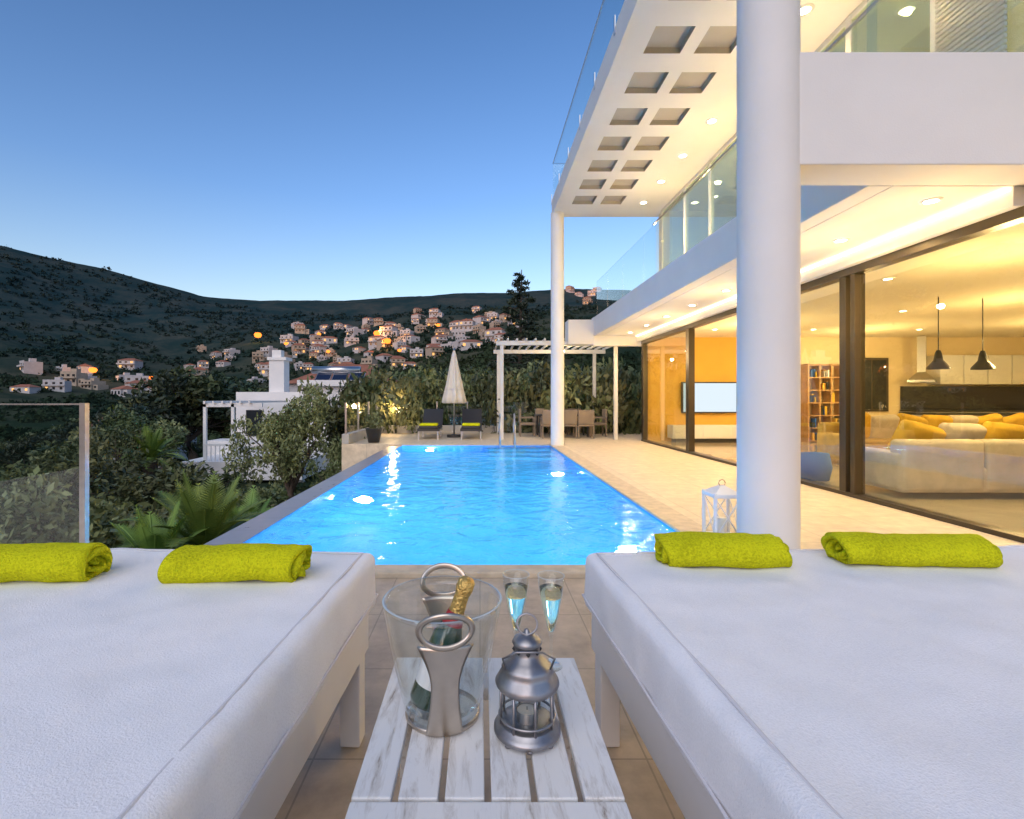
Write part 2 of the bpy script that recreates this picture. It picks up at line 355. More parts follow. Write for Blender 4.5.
def shrub_mesh(seed,n=2400,m1=M_leafo2,m2=M_leafo,ls=.065):
    r=random.Random(seed); mb=MB(); C=[]
    for i in range(16):
        c=(r.gauss(0,.45),r.gauss(0,.45),r.uniform(.2,.95)); C.append((*c,r.uniform(.22,.42))); mb.tube([(0,0,-.3),(c[0]*.5,c[1]*.5,c[2]*.6),c],[.03,.02,.008],M_bark,5)
    mb.leaves(C[:9],n*5//9,ls,m1); mb.leaves(C[9:],n*4//9,ls,m2); return mb.mesh("shrub",False)
OT=[tree_mesh(i) for i in(1,2,3)]; OD=[tree_mesh(i,m1=M_leafo2,m2=M_pine,ls=.11) for i in(5,6)]
OF=[tree_mesh(8,n=8000,ls=.07,m2=M_leafo)]
SH=[shrub_mesh(i) for i in(11,12,13)]
def tr(px,d,zb,h,kind=OT,name="olive_tree",wide=1):
    k=h/4.0; inst(name,random.choice(kind),(PXX(px,d),d,zb),(k*wide,k*wide,k),random.uniform(0,6))
tr(292,16.5,-3.5,5.2,OF,wide=.74); tr(350,15.5,-3.5,3.8,wide=.7); tr(372,19,-3.5,4.2,wide=.6)
tr(150,26,-4.2,5.0); tr(105,19,-4,4.4,OT); tr(55,15,-4,4.3,OT); tr(18,8.0,-3.6,3.8,OT); tr(-40,13,-3.8,4.0)
tr(128,34,-5,5.9,OD);tr(75,40,-6,6.2,OD); tr(30,34,-6,5.4,OD)
for px,d,h in((165,48,10.5),(195,50,11.0),(225,54,11.5),(248,58,11),(150,60,8),(385,52,10),(400,62,12)):
    tr(px,d,tz(PXX(px,d),d)-.5,h,OD,"broadleaf_tree",1.2)
for i in range(54):
    d=random.uniform(6.5,20); px=random.uniform(60,345) if d>9 else random.uniform(-60,230)
    X=PXX(px,d)
    if X>-3.9: continue
    k=random.uniform(1.1,2.2)
    if d>9 and 165<px<310: k=min(k,.95+.02*d)
    inst("shrub",random.choice(SH),(X,d,-3.5),(k*1.1,k*1.1,k*.95),random.uniform(0,6))
for px,d,top in((372,20.5,2.6),(392,22,3.0),(412,21.5,3.1),(432,23,3.4),(452,22,3.4),(474,23,3.5),(496,22,3.4),(516,23,3.5),(538,22,3.4),(560,23.5,3.5),(582,22,3.3),(604,23,3.4),(628,22,3.4),(650,23,3.5)):
    tr(px,d,-3.4,(top+3.4)*.96,OT if random.random()<.6 else OD,"olive_tree",.82)
for i in range(26):
    px=365+i*11; d=20+random.random(); k=random.uniform(2.4,3.2); inst("shrub",random.choice(SH),(PXX(px,d),d,-1.2),(k*.7,k*.6,k),random.uniform(0,6))
# conifer
mb=MB(); mb.tube([(0,0,-6),(0,0,6),(.2,0,17)],[.4,.25,.05],M_bark); C=[]
for i in range(60):
    z=1.5+15.2*i/60; R=4.4*(1-z/17.2)**.75+.15; a=i*2.4; q=R*random.uniform(.45,1.15)
    C.append((q*math.cos(a)*.8,q*math.sin(a)*.8,z-.1*q,.35+R*.2)); mb.tube([(0,0,z),(q*math.cos(a),q*math.sin(a),z+.1*q)],[.08,.02],M_bark,5)
mb.leaves(C,8000,.28,M_pine,asp=.3,flat=.5); mb.obj("pine_tree",fix=False,loc=(PXX(520,60),60,-.3))
# cycad / sago palms
def palm(n=34,Lf=1.35,seed=1):
    r=random.Random(seed); mb=MB(); mb.lathe([(.2,-3),(.2,-.6),(.22,-.1),(.1,.1)],(0,0,0),M_bark,12)
    for i in range(n):
        a=i*2.399; e=.25+1.15*(i/n); L_=Lf*r.uniform(.85,1.1); pts=[]
        for k in range(15):
            s_=k/14; h=s_*L_*math.cos(e)*(1); z=s_*L_*math.sin(e)-.75*s_*s_*L_*math.cos(e)*.8
            pts.append(Vector((h*math.cos(a),h*math.sin(a),z)))
        mb.tube(pts,[.012]*14+[.004],M_leafp,4)
        side=Vector((-math.sin(a),math.cos(a),0))
        for k in range(1,15):
            for sub in(0,.5):
                if k==14 and sub: continue
                p=pts[k] if not sub else (pts[k]+pts[k-1])/2
                d=(pts[k]-pts[k-1]).normalized(); l=.26*math.sin(math.pi*(.12+.82*k/14))
                for sg in(-1,1):
                    q=p+(side*sg+d*.55+Vector((0,0,.12))).normalized()*l; w=d*.02
                    mb.add([p-w,p+w,q],[(0,1,2)],M_leafp)
    return mb.mesh("palm",False)
P1=palm(); P2=palm(28,1.2,3)
inst("sago_palm",P1,(PXX(205,7.6),7.6,-1.05),1.15,.3); inst("sago_palm",P2,(PXX(155,7.0),7.0,-1.2),1,1.3); inst("sago_palm",P2,(PXX(245,9.0),9.0,-1.4),1,2)
inst("sago_palm",P1,(PXX(150,20),20,-1.2),1.3,1)
# ------------------------------------------------------------ neighbour villa
nv=empty("white_neighbour_villa"); mb=MB()
def nb(px0,px1,py0,py1,d0,d1,m=M_white):
    mb.box(PXX(px0,d0),PXX(px1,d0),d0,d1,CH-(py1-PY)/F*d0,CH-(py0-PY)/F*d0,m)
nb(300,378,386,520,35,44); nb(236,299.6,392,520,35.5,42)
nb(180,302,462,480,29,35.4); nb(205,235,441,461.8,33,35)
for px in(184,240,296): nb(px,px+7,480.5,530,29.4,29.9)
nb(297,381,380,386,34.5,44.2)
mb.obj("walls",nv)
mb=MB()
nb(269,284,360,400,36,37); nb(272,281,350,360,36.2,36.8); nb(267,286,357,360,35.9,37.1)
mb.obj("chimney",nv)
mb=MB()
for px in(203,231,): 
    nb(px,px+3,404,462,29.5,29.65); nb(px,px+3,404,462,33.5,33.65)
nb(203,262,403,407,29.5,29.65); 
for k in range(6): nb(203+k*9,205+k*9,401,403,29.3,35)
for k in range(20): nb(206+k*4.4,206.6+k*4.4,446,461.8,29.2,29.25)
nb(204,296,444,446,29.18,29.27)
mb.obj("terrace_pergola_and_rail",nv)
mb=MB()
nb(246,262,410,436,35.42,35.6,M_win); nb(275,290,415,440,35.42,35.6,M_win); nb(312,330,400,420,34.9,35.1,M_win); nb(345,365,400,420,34.9,35.1,M_win)
nb(200,225,484,515,34.9,35.2,M_win); nb(255,285,486,515,34.9,35.2,M_win)
mb.box(-20,-12.2,35.2,44,-8,-4.75,M_white)
mb.obj("windows",nv)
mb=MB()
for k in range(3):
    x0=PXX(312+k*17,36); x1=PXX(327+k*17,36); V=[(x0,36,2.2),(x1,36,2.2),(x1,37.4,3.2),(x0,37.4,3.2)]
    mb.add(V,[(0,1,2,3)],M_solar); mb.tube([(x0,37.4,3.2),(x0,37.4,2.1)],.03,M_steel,5)
    mb.tube([V[0],V[1],V[2],V[3]],.03,M_steel,5,closed=True)
x0=PXX(312,37.5);x1=PXX(360,37.5); mb.tube([(x0,37.6,3.4),(x1,37.6,3.4)],.28,M_steel,14)
mb.obj("solar_panels",nv)
mb=MB(); p=(PXX(345,45),45); mb.box(p[0]-5,p[0]+4,45,53,-6,2.6,M_house)
mb.add([(p[0]-5.5,44.6,2.6),(p[0]+4.5,44.6,2.6),(p[0]+4.5,53.4,2.6),(p[0]-5.5,53.4,2.6),(p[0]-2,49,4.6),(p[0]+1,49,4.6)],[(0,1,5,4),(1,2,5),(2,3,4,5),(3,0,4)],M_roof); mb.obj("tiled_roof_house")
mb=MB(); hx,hy=PXX(128,62),62; mb.box(hx-5,hx+4,hy,hy+8,-14,-2.2,M_house)
mb.add([(hx-5.6,hy-.6,-2.2),(hx+4.6,hy-.6,-2.2),(hx+4.6,hy+8.6,-2.2),(hx-5.6,hy+8.6,-2.2),(hx-3,hy+4,0),(hx+2,hy+4,0)],[(0,1,5,4),(1,2,5),(2,3,4,5),(3,0,4)],M_roof)
for k in range(3): mb.box(hx-4+k*3,hx-2.8+k*3,hy-.05,hy+.05,-4.6,-3.2,M_win)
mb.obj("tiled_roof_house")
# ------------------------------------------------------------ terrace slabs / pool
PX0,PX1,PY0,PY1=-2.15,1.93,3.80,13.8
mb=MB()
mb.box(-7.5,5.0,-3,3.62,-3.9,0,M_deckn)
mb.obj("sunbed_terrace")
mb=MB()
mb.box(2.25,4.93,3.625,15.4,-3.9,0,M_deck)
mb.box(-3.9,2.247,14.1,18.8,-3.9,0,M_deck)
mb.box(2.25,9,15.403,18.8,-3.9,0,M_deck)
mb.obj("pool_terrace")
mb=MB(); mb.box(-2.15,2.25,3.622,PY0,-1.6,.035,M_coping); mb.box(PX1,2.248,PY0+.002,14.1,-1.6,.012,M_coping); mb.box(-2.5,PX1-.002,PY1,14.098,-1.6,.012,M_coping); mb.obj("pool_coping",bevel=.008)
mb=MB(); mb.box(-2.5,PX0,3.622,PY1-.002,-3.9,-.02,M_copingd); mb.box(-3.15,-2.503,3.622,14,-3.9,-1.0,M_copingd); mb.box(-3.3,-3.153,3.622,14.09,-3.9,-.55,M_wallret); mb.obj("infinity_edge_wall",bevel=.01)
mb=MB(); M_pt=tilemat("pool_mosaic",(.08,.62,.92),(.06,.56,.90),(.14,.64,.90),.12,.12,ms=.006,rough=.3,scale2=2,bump=0)
D=-1.45
mb.add([(PX0,PY0,D),(PX1,PY0,D),(PX1,PY1,D),(PX0,PY1,D)],[(0,1,2,3)],M_pt)
e=.003; 
M_pt2=mat("pool_wall_mosaic",(.015,.28,.76),.35,var=.25,vscale=14)
mb.add([(PX0+e,PY0+e,D),(PX1-e,PY0+e,D),(PX1-e,PY1-e,D),(PX0+e,PY1-e,D),(PX0+e,PY0+e,-.01),(PX1-e,PY0+e,-.01),(PX1-e,PY1-e,-.01),(PX0+e,PY1-e,-.01)],[(0,1,5,4),(1,2,6,5),(2,3,7,6),(3,0,4,7)],M_pt2)
mb.box(.2,1.9,12.3,13.75,D,-1.1,M_pt); mb.box(.2,1.9,12.8,13.75,-1.097,-.75,M_pt); mb.box(.2,1.9,13.3,13.75,-.747,-.4,M_pt)
mb.obj("swimming_pool",fix=False)
m=bpy.data.materials.new("pool_water"); m.use_nodes=True; tt=m.node_tree; N=tt.nodes;L=tt.links; N.clear()
g=N.new("ShaderNodeBsdfGlass"); g.inputs["IOR"].default_value=1.33; g.inputs["Roughness"].default_value=.02; g.inputs[0].default_value=(.78,.96,1,1)
tc=N.new("ShaderNodeTexCoord"); n1=N.new("ShaderNodeTexNoise"); n1.inputs["Scale"].default_value=3.4; n1.inputs["Detail"].default_value=4; n1.inputs["Distortion"].default_value=.6; L.new(tc.outputs["Object"],n1.inputs["Vector"])
bp=N.new("ShaderNodeBump"); bp.inputs["Strength"].default_value=.5; bp.inputs["Distance"].default_value=.05; L.new(n1.outputs[0],bp.inputs["Height"]); L.new(bp.outputs[0],g.inputs["Normal"])
o=N.new("ShaderNodeOutputMaterial"); L.new(g.outputs[0],o.inputs[0])
mb=MB(); mb.add([(PX0,PY0,-.025),(PX1,PY0,-.025),(PX1,PY1,-.025),(PX0,PY1,-.025)],[(0,1,2,3)],m); mb.obj("pool_water",fix=False)
mb=MB()
def disc(x,y,z,ax,r=.10):
    V=[]
    for j in range(20):
        a=2*math.pi*j/20
        V.append((x,y+r*math.cos(a),z+r*math.sin(a)) if ax=='x' else (x+r*math.cos(a),y,z+r*math.sin(a)))
    mb.add(V,[tuple(range(20))],M_poollamp)
pl=[(PX1-.02,4.9,-.5,'x',-1),(PX0+.02,7.2,-.5,'x',1),(PX1-.02,9.4,-.5,'x',-1),(-1.35,PY1-.02,-.45,'y',0)]
for x,y,z,ax,s_ in pl:
    disc(x,y,z,ax)
    lamp("pool_light",'POINT',(x+s_*.45,y-(.45 if ax=='y' else 0),z-.15),400 if s_==1 else 250,(.70,.92,1),.1)
mb.obj("pool_lamp_lenses",fix=False)
# ladder handrail
mb=MB()
for X in(.55,.95):
    mb.tube([(X,14.1,0.01),(X,14.1,.55),(X,14.05,.75),(X,13.9,.85),(X,13.7,.78),(X,13.6,.5),(X,13.6,-.6)],.022,M_steel)
mb.obj("pool_ladder")
# ------------------------------------------------------------ villa
villa=empty("modern_villa")
mb=MB()
for cx,cy,r_,z1 in((2.44,4.24,.235,6.36),(2.12,13.7,.18,6.36)):
    mb.cyl((cx,cy),r_,0.002,z1,M_white,64)
mb.obj("round_columns",villa)
GX=4.93
mb=MB()
mb.box(2.48,9,4.07,4.48,3.2,4.12,M_white)
mb.box(3.48,3.70,4.482,15.3,3.2,3.77,M_white); mb.box(3.702,5.2,4.482,15.3,3.2,3.55,M_white); mb.box(5.202,17,4.482,15.3,3.12,3.55,M_inceil)
mb.box(2.7,3.478,15.3,15.9,2.95,3.7,M_white); mb.box(3.48,9,15.302,15.6,2.9,3.78,M_white)
mb.obj("first_floor_slab_and_beam",villa,bevel=.01)
mb=MB()
# upper slab with coffers
X0,X1,Y0,Y1,z0,z1=2.0,12,3.0,13.95,6.35,6.80
cof=[(xx,yy) for xx in(2.66,3.40) for yy in(5.1,6.08,7.06,8.02,8.98,9.93,10.88,11.82,12.76)]
xs=sorted({X0,X1}|{round(c+s_*.27,4) for c in(2.66,3.40) for s_ in(-1,1)}); ys=sorted({Y0,Y1}|{round(yy+s_*.27,4) for _,yy in cof for s_ in(-1,1)})
for i in range(len(xs)-1):
    for j in range(len(ys)-1):
        mx_,my_=(xs[i]+xs[i+1])/2,(ys[j]+ys[j+1])/2
        hole=any(abs(mx_-a)<.1 and abs(my_-b_)<.1 for a,b_ in cof)
        a,b_,c,d=xs[i],xs[i+1],ys[j],ys[j+1]
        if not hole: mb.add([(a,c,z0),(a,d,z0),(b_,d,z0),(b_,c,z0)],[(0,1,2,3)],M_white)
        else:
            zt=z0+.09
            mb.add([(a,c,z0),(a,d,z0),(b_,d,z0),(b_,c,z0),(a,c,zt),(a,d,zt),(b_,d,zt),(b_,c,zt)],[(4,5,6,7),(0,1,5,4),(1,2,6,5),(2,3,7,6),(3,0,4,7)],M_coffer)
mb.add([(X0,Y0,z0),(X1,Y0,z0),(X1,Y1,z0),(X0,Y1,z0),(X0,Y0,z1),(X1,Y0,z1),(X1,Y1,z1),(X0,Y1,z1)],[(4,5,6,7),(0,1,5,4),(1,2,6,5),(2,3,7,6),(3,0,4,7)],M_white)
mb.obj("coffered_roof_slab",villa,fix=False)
mb=MB()
mb.box(4.93,12,13.5,13.78,3.552,6.349,M_white)
mb.box(12,12.2,3.0,13.78,3.552,6.349,M_inwall); mb.box(6.9,7.0,6.2,13.49,3.552,6.349,M_inwall)
mb.obj("upper_walls",villa)
mb=MB()
def framesX(x,ys_,za,zb,w,m,bot=.07,top=.08):
    for y in ys_: mb.box(x-.04,x+.04,y-w/2,y+w/2,za,zb,m)
    mb.box(x-.035,x+.035,min(ys_),max(ys_),za,za+bot,m); mb.box(x-.035,x+.035,min(ys_),max(ys_),zb-top,zb,m)
framesX(4.9,[3.2,5.35,6.6,7.9,9.3,10.6,11.9,13.4],3.56,6.34,.10,M_whitep)
mb.obj("upper_window_frames",villa)
mb=MB(); mb.box(4.875,4.895,3.2,13.4,3.6,6.3,M_glassu); mb.obj("upper_window_glass",villa)
mb=MB()
for k in range(40): mb.box(4.82,4.85,4.6,5.3,4.2+k*.053,4.235+k*.053,M_steel)
mb.obj("window_shutter",villa)
mb=MB()
for ya,yb in((4.5,6.1),(6.12,7.7),(7.72,9.3),(9.32,10.9),(10.92,12.5),(12.52,14.0),(14.02,15.28)): mb.box(3.56,3.575,ya,yb,3.78,4.85,M_glass)
mb.box(3.3,9,4.25,4.265,4.13,5.05,M_glass)
mb.tube([(3.568,4.3,4.87),(3.568,10.3,4.87)],.018,M_steel,8)
mb.obj("balcony_glass",villa)
mb=MB(); mb.box(2.02,2.035,3,13.9,6.81,7.8,M_glass); mb.box(2.04,9,13.9,13.915,6.81,7.8,M_glass); mb.tube([(2.028,3,7.82),(2.028,13.9,7.82),(9,13.9,7.82)],.015,M_steel,6)
for y in np.arange(3.5,14,1.3): mb.box(1.985,1.998,y-.03,y+.03,6.68,6.95,M_steel)
mb.obj("roof_terrace_balustrade",villa)
# ground floor glazing
mb=MB()
for y,w in((15.0,.16),(11.75,.18),(9.35,.10),(6.72,.12),(6.54,.08),(3.6,.14)):
    mb.box(GX-.06,GX+.08,y-w/2,y+w/2,.0,2.92,M_frame)
mb.box(GX-.07,GX+.09,2.5,15.08,2.921,3.02,M_frame); mb.box(GX-.07,GX+.09,2.5,15.08,.001,.05,M_frame)
mb.obj("sliding_door_frames",villa,bevel=.004)
mb=MB()
mb.box(GX-.005,GX+.005,2.6,6.47,.05,2.92,M_glassd); mb.box(GX+.03,GX+.04,6.8,9.3,.05,2.92,M_glass);  mb.box(GX-.005,GX+.005,11.84,14.92,.05,2.92,M_glassd)
mb.obj("sliding_door_glass",villa)
mb=MB(); mb.box(4.78,5.2,4.482,15.3,3.022,3.199,M_white); mb.box(4.735,4.775,4.5,15.2,3.165,3.19,M_strip); mb.obj("bulkhead_with_led_strip",villa)
# downlight fittings, their spots and added fill lamps
WC=(1,.68,.31)
mb=MB()
def dl(x,y,z,spot=0,pt=0,r=.05,n="soffit_spot_and_fill",drop=.8,col=WC):
    mb.lathe([(.001,-.014),(r*.8,-.014)],(x,y,z),M_lampw,16); mb.lathe([(r*.8,-.016),(r*1.2,-.012),(r*1.25,-.001)],(x,y,z),M_whitep,16)
    if spot:
        l=lamp(n,'SPOT',(x,y,z-.03),spot,col,.04,parent=villa); l.data.spot_size=math.radians(165); l.data.spot_blend=.9
    if pt: lamp(n,'POINT',(x,y,z-drop),pt,col,.03,parent=villa)  # added bare lamp hung in mid-air below the fitting to brighten the soffit
for y,s_,p_ in((4.8,0,34),(6.0,180,34),(7.4,0,0),(8.8,160,40),(10.2,0,0),(11.6,160,38),(13.0,0,0),(14.4,120,28)): dl(4.33,y,3.2,s_,p_,.075)
for y,s_,p_ in((5.2,0,0),(6.5,80,75),(7.8,0,0),(9.1,80,75),(10.4,0,0),(11.65,80,75),(12.9,0,0)): dl(4.22,y,6.35,s_,p_,.09,drop=1.4)
for x,y,p_ in((5.9,5.0,80),(7.4,5.5,0),(9.0,4.6,0),(6.0,10,80),(5.9,12.5,0)): dl(x,y,6.35,0,p_,drop=1.0)
for x in(6.2,8.8,11.6,14.6):
    for y in(5.0,7.6,10.4,13.2):
        dl(x,y,3.12,0,0,.07)
for x,y in((6.6,6.2),(6.6,12.2),(9.8,9.0),(10.2,13.2),(13.5,11.5),(14,6.5)): lamp("room_fill_light",'POINT',(x,y,2.1),130,(1,.68,.30),.05,parent=villa)  # added unseen fill lamps floating mid-room, apart from the ceiling fittings
mb.obj("downlights",villa)
mb=MB()
mb.box(5.02,17,1.0,15.2,-.5,-.001,M_infl); mb.box(5.02,9.2,15.0,15.2,0,3.119,M_orange); mb.box(9.203,17,15.0,15.2,0,3.119,M_inwall); mb.box(17,17.2,1,15.2,0,3.119,M_inwall); mb.box(5.05,17,.8,1,0,3.119,M_inwall)
mb.box(5.2,17,1.0,4.48,3.121,3.3,M_inceil)
mb.obj("interior_walls_and_floor",villa)
# interior furniture
mb=MB(); mb.box(6.0,7.65,14.85,14.93,.85,1.78,M_dark); mb.add([(6.04,14.845,.89),(7.61,14.845,.89),(7.61,14.845,1.74),(6.04,14.845,1.74)],[(0,1,2,3)],M_screen); mb.box(6.7,6.95,14.93,14.999,1.1,1.5,M_dark); mb.obj("television")
mb=MB(); mb.box(5.6,9.0,14.5,14.95,.12,.5,M_whitep)
for k in range(4): mb.box(5.63+k*.84,6.44+k*.84,14.48,14.499,.15,.47,M_white)
mb.box(5.7,8.9,14.55,14.9,0,.12,M_dark); mb.obj("tv_cabinet",bevel=.006)
mb=MB()
bx0,bx1,by=9.6,10.6,14.6
for k in range(4): x=bx0+k*(bx1-bx0)/3; mb.box(x-.02,x+.02,by,14.95,0.0,2.3,M_wood)
for k in range(7): z=.03+k*.37; mb.box(bx0,bx1,by+.003,14.947,z,z+.035,M_wood)
for k in range(26):
    c=random.randrange(3); z=.065+random.randrange(6)*.37; x=bx0+.03+c*.333+random.random()*.22
    mb.box(x,x+random.uniform(.03,.08),by+.03,14.8,z,z+random.uniform(.15,.27),random.choice([M_whitep,M_blue,M_yel,M_dark,M_orange]))
mb.obj("bookshelf")
mb=MB()
mb.box(12.6,16.9,14.3,14.95,.1,.9,M_whitep); mb.box(12.55,16.95,14.25,14.96,.902,.95,M_dark); mb.box(12.6,16.9,14.9,14.99,.952,1.65,M_dark)
for k in range(5): mb.box(13.4+k*.7,14.07+k*.7,14.55,14.99,1.7,2.55,M_whitep)
for k in range(6): mb.box(12.63+k*.7,13.28+k*.7,14.28,14.298,.14,.86,M_white)
mb.obj("kitchen_units",bevel=.004)
mb=MB(); mb.lathe([(.42,1.75),(.42,1.82),(.14,2.05),(.14,3.1)],(12.9,14.6,0),M_steel,4,False); mb.obj("cooker_hood")
mb=MB(); mb.box(11.2,12.2,14.93,14.998,.9,2.5,M_frame)
mb.box(11.27,11.68,14.92,14.929,.97,2.43,M_win); mb.box(11.72,12.13,14.92,14.929,.97,2.43,M_win); mb.obj("kitchen_window")
mb=MB(); mb.box(10.4,13.6,11.4,12.2,.0,.9,M_whitep); mb.box(10.3,13.7,11.3,12.3,.902,.96,M_dark); mb.obj("kitchen_island",bevel=.005)
for x,y in((8.25,9.0),(9.15,9.1)):
    mb=MB(); mb.tube([(x,y,3.12),(x,y,2.15)],.008,M_dark,6); mb.lathe([(.03,2.16),(.05,2.1),(.07,1.98),(.16,1.86),(.17,1.82)],(x,y,0),M_dark,20); mb.lathe([(.01,1.86),(.05,1.87),(.05,1.92)],(x,y,0),M_lampw,12); mb.obj("pendant_lamp")
def rbox(mb,x0,x1,y0,y1,z0,z1,r,m,step=.12,amp=.0,fr=6,seed=0,M=None):
    def ax(a,b):
        L_=b-a; e=[a,a+r*.12,a+r*.35,a+r*.65,a+r]; n=max(1,int((L_-2*r)/step)); mid=[a+r+(L_-2*r)*k/n for k in range(1,n)]
        return e+mid+[b-r,b-r*.65,b-r*.35,b-r*.12,b]
    X,Y,Z=ax(x0,x1),ax(y0,y1),ax(z0,z1)
    def f(p):
        p=Vector(p); q=Vector((min(max(p.x,x0+r),x1-r),min(max(p.y,y0+r),y1-r),min(max(p.z,z0+r),z1-r)))
        d=p-q
        if d.length>1e-7: d.normalize(); p=q+d*r
        if amp: p=p+d*(noise.fractal(p*fr+Vector((seed,0,0)),1,2,3)*amp)
        return M@p if M else p
    for z in(z0,z1): mb.grid([[f((x,y,z)) for y in Y] for x in X],m)
    for x in(x0,x1): mb.grid([[f((x,y,z)) for z in Z] for y in Y],m)
    for y in(y0,y1): mb.grid([[f((x,y,z)) for z in Z] for x in X],m)
def sofa(name,x0,x1,y0,y1,back,cush,ms=M_sofa,mc=M_yel):
    mb=MB(); rbox(mb,x0,x1,y0,y1,.08,.42,.05,ms,.3)
    n=3; w=(x1-x0)/n
    for k in range(n):
        a,b_=x0+k*w+.004,x0+(k+1)*w-.004
        if back=='S': rbox(mb,a,b_,y0-.02,y0+.22,.1,.76,.06,ms,.1,.008)
        else: rbox(mb,a,b_,y1-.22,y1+.02,.1,.80,.06,ms,.1,.008)
        rbox(mb,a,b_,y0+.1,y1-.1,.40,.50,.04,ms,.1,.008)
    rbox(mb,x0-.02,x0+.2,y0,y1,.1,.6,.06,ms,.3); rbox(mb,x1-.2,x1+.02,y0,y1,.1,.6,.06,ms,.3)
    for k in range(cush):
        x=x0+.3+(x1-x0-.9)*k/max(1,cush-1); yy=(y0+.3) if back=='S' else y1-.5
        Mx=Matrix.Translation((x+.22,yy+.1,.68))@Matrix.Rotation(random.uniform(-.3,.3),4,'Y')@Matrix.Rotation(.3,4,'X')
        rbox(mb,-.29,.29,-.09,.09,-.25,.29,.08,mc if k%3!=1 else M_sofa,.1,.02,M=Mx)
    mb.obj(name)
sofa("sofa",5.4,8.6,6.4,7.4,'S',5); sofa("sofa",7.0,11.0,9.4,10.4,'N',7,M_mus)
mb=MB(); mb.lathe([(.01,.0),(.2,.0),(.24,.2),(.2,.42),(.01,.44)],(5.35,8.0,0),M_blue,20); mb.obj("pouf")
mb=MB(); mb.cyl((7.1,8.3),.5,.38,.42,M_wood,28); 
for k in range(3): mb.tube([(7.1+.3*math.cos(k*2.1),8.3+.3*math.sin(k*2.1),0),(7.1+.2*math.cos(k*2.1),8.3+.2*math.sin(k*2.1),.38)],.02,M_dark,6)
mb.lathe([(.05,.43),(.15,.46),(.2,.52),(.19,.52),(.14,.475),(.01,.45)],(7.1,8.3,0),M_orange,20); mb.obj("coffee_table")
# ------------------------------------------------------------ pergola, far terrace
mb=MB()
for x in(.62,4.15):
    for y in(15.5,18.4): mb.box(x,x+.11,y-.055,y+.055,.002,2.93,M_perg)
mb.box(.5,4.6,15.43,15.57,2.931,3.07,M_perg); mb.box(.5,4.6,18.33,18.47,2.931,3.07,M_perg)
for k in range(15): x=.55+k*.285; mb.box(x,x+.05,15.35,18.6,3.072,3.14,M_perg)
mb.obj("pergola",bevel=.006)
mb=MB()
mb.box(-3.9,.6,18.5,18.75,0.002,.28,M_wallret); mb.box(-3.9,-3.7,14.1,18.49,0.002,.28,M_wallret)
mb.obj("low_terrace_wall",bevel=.01)
mb=MB()
for k in range(4): mb.box(-3.85+k*1.13,-2.76+k*1.13,18.6,18.612,.3,1.15,M_glass)
for k in range(3): mb.box(-3.8,-3.788,14.2+k*1.45,15.6+k*1.45,.3,1.15,M_glass)
for k in range(5): mb.box(-3.88+k*1.13,-3.84+k*1.13,18.58,18.63,.281,1.17,M_steel)
for k in range(4): mb.box(-3.82,-3.77,14.13+k*1.45,14.17+k*1.45,.281,1.17,M_steel)
for k in range(5): mb.box(.75+k*1.1,1.8+k*1.1,18.6,18.612,.05,1.15,M_glass)
mb.obj("glass_fence",bevel=0)
mb=MB(); mb.tube([(-3.1,18.4,.003),(-3.1,18.4,.74)],.03,M_dark,8); mb.lathe([(.01,0),(.05,.0),(.08,.06),(.08,.12),(.05,.17),(.01,.18)],(-3.1,18.4,.74),M_lampw,14); mb.obj("terrace_lamp"); lamp("terrace_lamp_light",'POINT',(-3.1,17.8,1.0),70,(1,.66,.3),.08)
def lounger(X,Y):
    mb=MB()
    mb.box(X-.34,X+.34,Y-1.0,Y+.3,.26,.34,M_dark)
    V=[(X-.34,Y+.3,.28),(X+.34,Y+.3,.28),(X+.34,Y+.95,.92),(X-.34,Y+.95,.92),(X-.34,Y+.36,.22),(X+.34,Y+.36,.22),(X+.34,Y+1.01,.86),(X-.34,Y+1.01,.86)]
    mb.add(V,[(0,1,2,3),(4,7,6,5),(0,4,5,1),(2,6,7,3),(1,5,6,2),(0,3,7,4)],M_dark)
    for a in(-.3,.3):
        for b_ in(-.95,.25): mb.box(X+a-.025,X+a+.025,Y+b_-.025,Y+b_+.025,.002,.26,M_steel)
    rbox(mb,X-.3,X+.3,Y-.98,Y+.26,.342,.42,.03,M_dark,.3)
    rbox(mb,X-.28,X+.28,Y-.95,Y-.5,.422,.50,.03,M_towel,.2)
    mb.obj("sun_lounger",bevel=.004)
lounger(-1.62,16.6); lounger(-.28,16.6)
mb=MB(); ux,uy=-.86,16.6; mb.tube([(ux,uy,0),(ux,uy,2.95)],.025,M_steel); mb.cyl((ux,uy),.24,.002,.09,M_dark,20)
M_canvas=mat("umbrella_canvas",(.70,.64,.55),.9,var=.1,vscale=6)
mb.lathe([(.03,2.88),(.07,2.75),(.16,2.3),(.26,1.8),(.36,1.35),(.40,1.15),(.34,1.12),(.1,1.3)],(ux,uy,0),M_canvas,48,fold=lambda j,i:(1 if j%6<3 else .72)-.06*math.sin(j*1.7+i))
mb.tube([(ux+.3*math.cos(a),uy+.3*math.sin(a),1.6) for a in np.linspace(0,6.28,13)[:-1]],.012,M_canvas,5,closed=True); mb.obj("closed_parasol")
def chair(X,Y,rz):
    mb=MB(); rbox(mb,-.26,.26,-.26,.26,.38,.46,.03,M_wicker,.2)
    rbox(mb,-.26,.26,.22,.28,.46,.92,.025,M_wicker,.2); mb.box(-.28,-.24,-.25,.25,.62,.66,M_wicker); mb.box(.24,.28,-.25,.25,.62,.66,M_wicker)
    for a in(-.24,.24):
        for b_ in(-.24,.24): mb.box(a-.02,a+.02,b_-.02,b_+.02,0.003,.64 if b_<0 else .4,M_wicker)
    mb.obj("wicker_chair",loc=(X,Y,0),rot=(0,0,rz))
